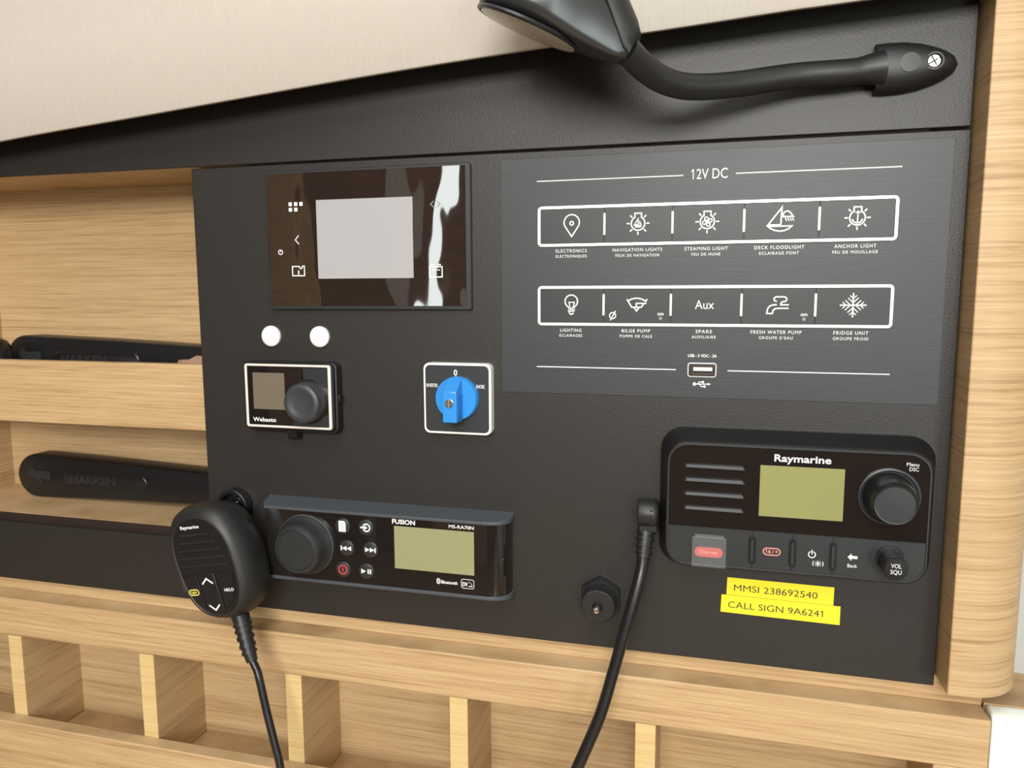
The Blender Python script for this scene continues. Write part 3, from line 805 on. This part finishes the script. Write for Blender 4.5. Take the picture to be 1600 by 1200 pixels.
# ================================================================ CAPPED SOCKET
cp = thing('socket_cap', 'round black screw cap on a hexagonal nut with a bright pin', 'cap', (72.5, -167.4, .05))
hx = [(72.5 + 17.2 * cos(math.radians(a + 92)), -167 + 17.2 * sin(math.radians(a + 92))) for a in range(0, 360, 60)]
part('hex_nut', MB().loft([sec(hx, .05), sec(hx, 5.0), sec([(72.5 + (x - 72.5) * .94, -167 + (z + 167) * .94) for x, z in hx], 6.0)]), BLACK, cp, smooth=20)
kn_ = []
for i in range(72):
    a = 2 * pi * i / 72; r = 13.6 if i % 2 else 13.0
    kn_.append((72.5 + r * cos(a), -167.8 + r * sin(a)))
part('knurled_cap', MB().loft([sec(kn_, 6), sec(kn_, 18), sec([(72.5 + (x - 72.5) * .97, -167.8 + (z + 167.8) * .97) for x, z in kn_], 19.4), sec([(72.5 + (x - 72.5) * .9, -167.8 + (z + 167.8) * .9) for x, z in kn_], 20)]), MATTE, cp, smooth=25)
part('pin', MB().lathe(72.4, -167.8, [(4.2, 20), (3.6, 22.4), (2.4, 24.5)], 20), MATTE, cp)
part('bright_pin', MB().lathe(72.3, -168.0, [(2.1, 24.5), (2.3, 27), (1.2, 28.6), (.01, 28.8)], 16), CHROME, cp)

# ================================================================ POWER CABLE WITH ANGLED PLUG
pc = thing('plug_cable', 'black cable hanging from a right-angled plug beside the radio', 'cable', (109.5, -88.5, .1))
cyl = lambda prof, n=36: MB().loft([[(x, -92.6 + r * cos(2 * pi * i / n), 13.2 + r * sin(2 * pi * i / n)) for i in range(n)] for r, x in prof])
part('plug', cyl([(9.4, 101.6), (10.3, 102.2), (10.7, 103.4), (10.7, 113.0), (10.2, 114.8), (9.0, 116.2), (7.0, 116.8)]), MATTE, pc)
part('plug_shoulder', MB().loft([sec(rrect(109.4, -103.4, 14.2, 6.0, 1.6), 6), sec(rrect(109.4, -103.4, 14.2, 6.0, 1.6), 18), sec(rrect(109.4, -103.2, 12.6, 4.4, 1.2), 19.4)]), MATTE, pc)
for zq, rq in ((-88.6, .95), (-92.0, .65), (-97.4, 1.3)):
    dq = -92.6 - zq; hq = 13.2 + math.sqrt(10.7 ** 2 - dq ** 2) + .15
    flatpart('vent_hole_shade', MB().disc(112.0, zq, rq, hq, 12), BLACK, pc)  # flat black discs painted for the shade in holes, nothing is bored
path = spline([(107.4, -104, 13), (107.2, -110, 15), (106.8, -118, 19), (106.6, -125, 23)], 5)
part('strain_relief', MB().tube(path, [6.2 - 1.3 * i / (len(path) - 1) for i in range(len(path))], 18), MATTE, pc)
for i in range(4):
    t = path[3 + i * 3]; t2 = path[4 + i * 3]
    part('relief_ring', MB().tube([t, t2], 7.0 - .3 * i, 18), MATTE, pc)
cab = spline([(106.6, -123, 22), (106.4, -128, 25), (104.6, -138.7, 29.5), (100.4, -156.4, 34), (94.3, -180.7, 38), (87.3, -208.9, 42), (78.9, -240, 48), (63.7, -279.2, 55), (44, -330, 62), (24, -395, 70), (16, -435, 80), (18, -443.4, 110), (20, -443.4, 190)], 8)
part('cable', MB().tube(cab, 4.4, 16), BLACK, pc)

# ================================================================ FIST MICROPHONE
ang = math.radians(10)
mic = thing('fist_microphone', 'black hand microphone with slotted front hanging by the stereo', 'microphone', (-243, -146, 20))
u_ = Vector((cos(ang), sin(ang), 0)); v_ = Vector((-sin(math.radians(16.5)), cos(math.radians(16.5)), 0))
c0 = Vector((-245.5, -151.5, 0))
def mo(a, b, h):
    p = c0 + u_ * a + v_ * b
    return (p.x, p.y, h)
def egg(w, t, b_, n=44, ex=2.55, sh=0.0):
    out = []
    for i in range(n):
        a = 2 * pi * i / n
        c, s_ = cos(a), sin(a)
        x = abs(c) ** (2 / ex) * (1 if c >= 0 else -1) * w
        y = abs(s_) ** (2 / ex) * (t if s_ >= 0 else b_) * (1 if s_ >= 0 else -1)
        x *= 1 + sh * y / 50
        out.append((x, y))
    return out
def msec(w, t, b_, h, dx=0, dy=0, sh=0.06): return [mo(x + dx, y + dy, h) for x, y in egg(w, t, b_, sh=sh)]
part('case', MB().loft([msec(22, 38, 36, 19, 4), msec(28, 44, 42, 21, 4), msec(32.5, 48, 46, 27, 4), msec(34.5, 51, 48, 38, 3), msec(34.6, 51.5, 48, 46, 2), msec(33, 49.5, 46.5, 53, 1), msec(29.6, 45, 43.5, 57.6, .2), msec(27.2, 41.6, 41.2, 58.6), msec(26.6, 40.8, 40.4, 57.9)]), MATTE, mic, smooth=50)
part('front_plate', MB().loft([msec(26.4, 40.6, 40.2, 57.9), msec(26.0, 40.2, 39.8, 58.5)]), BLACK, mic, smooth=20)
for i in range(5):
    b = 28 - i * 6.6; wl = [-15, -19, -21.6, -22.8, -23.4][i]; wr = [11, 15.5, 18, 20, 21][i]
    rib = MB().loft([[mo(wl, b - .9, 58.5), mo(wr, b - .9, 58.5), mo(wr, b + 1.0, 58.5), mo(wl, b + 1.0, 58.5)], [mo(wl + .5, b - .5, 59.4), mo(wr - .5, b - .5, 59.4), mo(wr - .5, b + .3, 59.4), mo(wl + .5, b + .3, 59.4)]])
    part('speaker_rib', rib, MATTE, mic)
part('centre_key', MB().loft([[mo(x, y, 58.9) for x, y in ((-9.8, -38), (6.8, -38), (6.8, -5), (-9.8, -5))], [mo(x, y, 60.2) for x, y in ((-9, -37.2), (6, -37.2), (6, -6), (-9, -6))]]), BLACK, mic, bevel=.3)
part('side_key', MB().loft([[mo(x, y, 58.9) for x, y in ((-25, -6), (-10.6, -5), (-10.6, -36.5), (-19.5, -27))], [mo(x, y, 59.8) for x, y in ((-24.4, -7), (-11.2, -6), (-11.2, -35.4), (-19, -26.6))]]), BLACK, mic)
part('side_key', MB().loft([[mo(x, y, 58.9) for x, y in ((24.6, -6), (7.6, -5), (7.6, -37), (18, -29))], [mo(x, y, 59.8) for x, y in ((24, -7), (8.2, -6), (8.2, -36), (17.6, -28.6))]]), BLACK, mic)
def mstroke(name, pts, w, h, mtl, close=False):
    m = MB().stroke([mo(a, b, h)[:2] for a, b in pts], w, h, close); return flatpart(name, m, mtl, mic)
mstroke('up_mark', [(-6.4, -13.4), (-1.6, -9.2), (3.2, -13.4)], 1.3, 60.3, PRINT)
mstroke('down_mark', [(-6.0, -32.2), (-1.3, -36.4), (3.4, -32.2)], 1.3, 60.3, PRINT)
p = mo(-17.4, -20.2, 59.9); m = MB().stroke([mo(-17.4 + a, -20.2 + b, 0)[:2] for a, b in rrect(0, 0, 9, 4.6, 2.2, 4)], .9, 59.9, True)
text('16/+', p[0], p[1] - 1.2, 59.9, 2.2, mic, YELP, width=5.6, rot=ang, mb=m, bold=.04); flatpart('channel_mark', m, YELP, mic)
p = mo(16.4, -21.4, 59.9); text('HI/LO', p[0], p[1], 59.9, 2.5, mic, PRINT, width=9, rot=ang, bold=.02)
p = mo(-4, 33.4, 59.05); text('Raymarine', p[0], p[1], 58.6, 2.7, mic, PRINT, width=18, rot=ang, bold=.02)
# push-to-talk bar along the left flank
tb = [mo(-29.6, 8 - i * 4.6 / 1, 0) for i in range(8)]
part('talk_bar', MB().loft([[mo(-31.4 + d, y, h) for d, h in ((-1, 38), (-2.4, 44), (-1.0, 53), (2.2, 57.5), (6, 50))] for d0, y in ((0, 14), (0, 2), (0, -12), (0, -20))]), RUBBER, mic, bevel=.8)
bt0 = mo(6, -48, 40); bt1 = mo(9, -64, 42)
bp_ = spline([(-231, -193, 40), (-225.5, -200, 43), (-221, -210, 46), (-214.5, -224, 50), (-210.5, -232, 52)], 5)
part('strain_relief', MB().tube(bp_, [8.2 - 3.6 * i / (len(bp_) - 1) for i in range(len(bp_))], 18), MATTE, mic)
for i in (7, 9, 11, 13, 15):
    part('relief_ring', MB().tube([bp_[i], bp_[i + 1]], 8.2 - 3.6 * i / (len(bp_) - 1) + 1.0, 18), MATTE, mic)
e0 = Vector(bp_[-2])
mc = spline([tuple(e0), (-205.7, -238.9, 53), (-202, -247.7, 55), (-196.1, -269.9, 57), (-188.0, -295.5, 60), (-182.1, -316, 62), (-176, -360, 66), (-172, -410, 74), (-170, -440, 90), (-168, -444.4, 120), (-166, -444.4, 200)], 8)
part('cable', MB().tube(mc, 3.3, 14), BLACK, mic)
# hanger on the panel
hg = thing('microphone_hanger', 'black ring hanger with a bright screw behind the microphone', 'hanger', (-254, -113, .05))
part('ring', MB().ring(arc(-253, -114.5, 15, 0, 354, 40), arc(-253, -114.5, 11.2, 0, 354, 40), .05, 10.5), BLACK, hg, bevel=.8, smooth=40)
part('base', MB().lathe(-253, -114.5, [(11.1, .05), (11.1, 2.5), (.01, 2.6)], 30), BLACK, hg)
part('stud', MB().lathe(-253, -114.5, [(4.4, 2.6), (4.4, 13), (3.0, 15), (.01, 15.4)], 20), BLACK, hg)
part('screw', MB().lathe(-249, -108, [(2.6, 2.6), (2.4, 3.8), (.01, 4.6)], 16), CHROME, hg)

# ================================================================ READING LAMP
lp = thing('reading_lamp', 'dark grey gooseneck reading lamp screwed to the overhead panel', 'lamp', (275, 218, .05))
def lbase(k, h):
    out = []
    top = [(251.0, 16.0), (258, 16.4), (268, 16.0), (278, 14.4), (287, 11.6), (294, 8.4), (299, 4.6), (301, 0)]
    pts = top + [(x, -y) for x, y in top[-2::-1]]
    for x, y in pts: out.append((250 + (x - 250) * (1 - (1 - k) * .6), 217.8 + y * k, h))
    return out
part('base', MB().loft([lbase(1, .05), lbase(1, 3), lbase(.95, 7), lbase(.84, 11), lbase(.66, 14), lbase(.4, 15.6), lbase(.12, 16)]), MATTE, lp, smooth=50)
part('screw_well', MB().ring(arc(284.4, 218.0, 5.6, 0, 345, 23), arc(284.4, 218.0, 4.6, 0, 345, 23), 9, 15.2), MATTE, lp)
part('screw', screw_head(283.8, 217.6, 3.7, 13.2, 3.4, .45, .5), BRIGHT, lp)
part('plug_disc', MB().lathe(270, 218, [(6.2, 14.6), (6.0, 16.2), (.01, 16.5)], 28), MATTE, lp)
neck = spline([(254, 216.8, 10.5), (246, 216.2, 12), (232, 214.8, 14.5), (199, 213.5, 19), (160, 207.6, 32), (134, 204.2, 48), (118, 205.6, 62), (106, 211.2, 76), (96.5, 218.6, 90)], 7)
rr = []
for i, p in enumerate(neck):
    t = i / (len(neck) - 1); rr.append(11.5 - 3.2 * min(1, t / .2) if t < .2 else 8.3)
part('gooseneck', MB().tube(neck, rr, 20), MATTE, lp, smooth=60)
# head: sections along the lens diameter
hc0 = Vector((36, 235, 92)); hu = Vector((.911, -.413, 0)); hn = Vector((.413, .911, 0)); hd = Vector((0, 0, 1))
def hsec(t, bot, top, dep, n=36, box=.38):
    out = []
    mid = bot + (top - bot) * .28
    for i in range(n):
        a = 2 * pi * i / n
        c, s_ = cos(a), sin(a)
        if s_ >= 0:
            y = mid + (top - mid) * s_ ** .85; d = dep * (abs(c) ** .8) * (1 if c > 0 else -1)
        else:
            y = mid - (mid - bot) * abs(s_) ** box; d = dep * (abs(c) ** box) * (1 if c > 0 else -1)
        out.append(tuple(hc0 + hu * t + hn * y + hd * d))
    return out
HS_ = [(-34.4, 3, 16, 3), (-33.5, .5, 24, 8), (-30, 0, 34, 16.5), (-22, 0, 47, 26), (-10, 0, 58, 32.4), (0, 0, 62, 34), (12, 0, 61, 32.2), (22, 0, 57, 28), (32, 0, 51, 22), (44, 0, 42, 16.5), (54, .4, 33, 12.4), (61, 1.4, 26, 9.8), (66, 4, 20, 7)]
part('head_shell', MB().loft([hsec(*q) for q in HS_]), GUNM, lp, smooth=60)
sh = [(14, 44, 62.4, 30), (32, 34, 52.4, 22.8), (44, 25, 43.4, 17.3), (54, 15, 34.2, 13.2), (62, 7, 27, 10.6), (66.8, 5, 21, 8)]
part('back_shell', MB().loft([hsec(*q) for q in sh]), MATTE, lp, smooth=60)
hd2 = hd * cos(math.radians(4)) - hn * sin(math.radians(4)); hn2 = hn * cos(math.radians(4)) + hd * sin(math.radians(4))
def hlathe(prof, n=40):
    secs = []
    for r, y in prof:
        secs.append([tuple(hc0 + hu * (r * cos(2 * pi * i / n)) + hd2 * (r * sin(2 * pi * i / n)) + hn2 * y) for i in range(n)])
    return MB().loft(secs)
part('lens_rim', hlathe([(33.6, 1.5), (34.2, 0), (33.8, -1.0), (32.2, -1.2), (32.0, .5)]), BLACK, lp, smooth=40)
part('lens', hlathe([(31.9, .2), (31.4, -1.2), (24, -2.0), (12, -2.4), (.01, -2.5)]), LENSM, lp, smooth=60)

for k in range(5):
    q = hc0 + hu * (-22 + 4.2 * k) + hd2 * (24 + k * 1.0) + hn2 * -2.6
    part('light_diode', MB().add([tuple(q + hu * (1.3 * cos(i * pi / 4)) + hd2 * (1.3 * sin(i * pi / 4)) - hn2 * .4) for i in range(8)], [tuple(range(8))]), WHITE, lp)

# ================================================================ WINCH HANDLES AND ODDMENTS IN THE LOCKER
def winch(z_bot, label, dz=0):
    t = thing('winch_handle', label, 'winch handle', (-430, z_bot, -72))
    def out(g_):
        pts = []
        cz = z_bot + 23
        pts += [(-541 - (23.4 - g_) * sin(math.radians(a)), cz + (23 - g_) * cos(math.radians(a))) for a in range(0, 181, 12)]
        pts += [(-520, z_bot + g_ + .6), (-480, z_bot + 2.2 + g_), (-430, z_bot + 3.6 + g_), (-300, z_bot + 5.8 + g_), (-236 - g_, z_bot + 8 + g_)]
        pts += [(-236 - g_, z_bot + 30 - g_), (-300, z_bot + 36.5 - g_), (-430, z_bot + 42.4 - g_), (-520, z_bot + 45.4 - g_)]
        return pts
    part('lever', MB().loft([sec(out(2), -84), sec(out(0), -82), sec(out(0), -61.5), sec(out(1.2), -59.4), sec(out(3.6), -58.6)]), BLACK, t, smooth=40)
    part('recess', MB().loft([sec([(x, z) for x, z in rrect(-452, z_bot + 22.4, 104, 15, 7)], -58.6), sec([(x, z) for x, z in rrect(-452, z_bot + 22.4, 102, 13.4, 6.4)], -57.9)]), BLACK, t)
    text('HARKEN', -494, z_bot + 18.8, -57.85, 7.6, t, CHAR, width=56, align='L', bold=.03)
    ar = MB().prism([(-553, z_bot + 25), (-543, z_bot + 33), (-540, z_bot + 29), (-520, z_bot + 29.5), (-520, z_bot + 20), (-534, z_bot + 21), (-531, z_bot + 16.5)], -58.7, -57.8)
    part('arrow', ar, CHAR, t)
winch(-143.8, 'black winch handle lying on the locker floor below the shelf')
winch(-17.3, 'black winch handle lying on the shelf behind the fiddle rail')
gk = thing('lever_grip', 'end of another black rounded grip on the shelf', 'handle', (-557, -17.3, -40))
part('grip', MB().loft([[(x, -17.2 + k * .0 + z, h) for x, z, h in q] for q in [
    [(-557 + r * cos(2 * pi * i / 24), y, -38 + r * sin(2 * pi * i / 24)) for i in range(24)] for r, y in ((14, 0), (16, 2), (16.4, 20), (15.6, 34), (12, 41), (6, 44), (.01, 44.6))]]), BLACK, gk, smooth=60)
part('collar', MB().loft([[(-557 + r * cos(2 * pi * i / 24), y, -38 + r * sin(2 * pi * i / 24)) for i in range(24)] for r, y in ((16.6, -5), (16.9, -4), (16.9, 0), (16.6, 1))]), MATTE, gk)
pv, pf = [], []
NX, NZ = 14, 10
for j in range(NZ + 1):
    for i in range(NX):
        a = 2 * pi * i / NX
        t = j / NZ
        w = 38 * (1 - .35 * t) * (1 + .12 * sin(3 * a + 5 * t)); d = 15 * (1 - .5 * t) * (1 + .2 * sin(5 * a + 2))
        pv.append((-312 + w * cos(a) + 6 * t, -17.3 + 29.5 * t + (2.2 * sin(4 * a + 1) if j == NZ else 0) - 5 * (1 if (cos(a) < -.3 and j == NZ) else 0), -36 + d * sin(a)))
for j in range(NZ):
    for i in range(NX):
        pf.append((j * NX + i, j * NX + (i + 1) % NX, (j + 1) * NX + (i + 1) % NX, (j + 1) * NX + i))
pf.append(tuple(range(NX))[::-1]); pf.append(tuple(NZ * NX + i for i in range(NX)))
tag(part('leather_pouch', MB().add(pv, pf), LEATH, smooth=60, org=(-312, -17.3, -36)), 'crumpled tan leather pouch on the shelf by the panel edge', 'pouch')
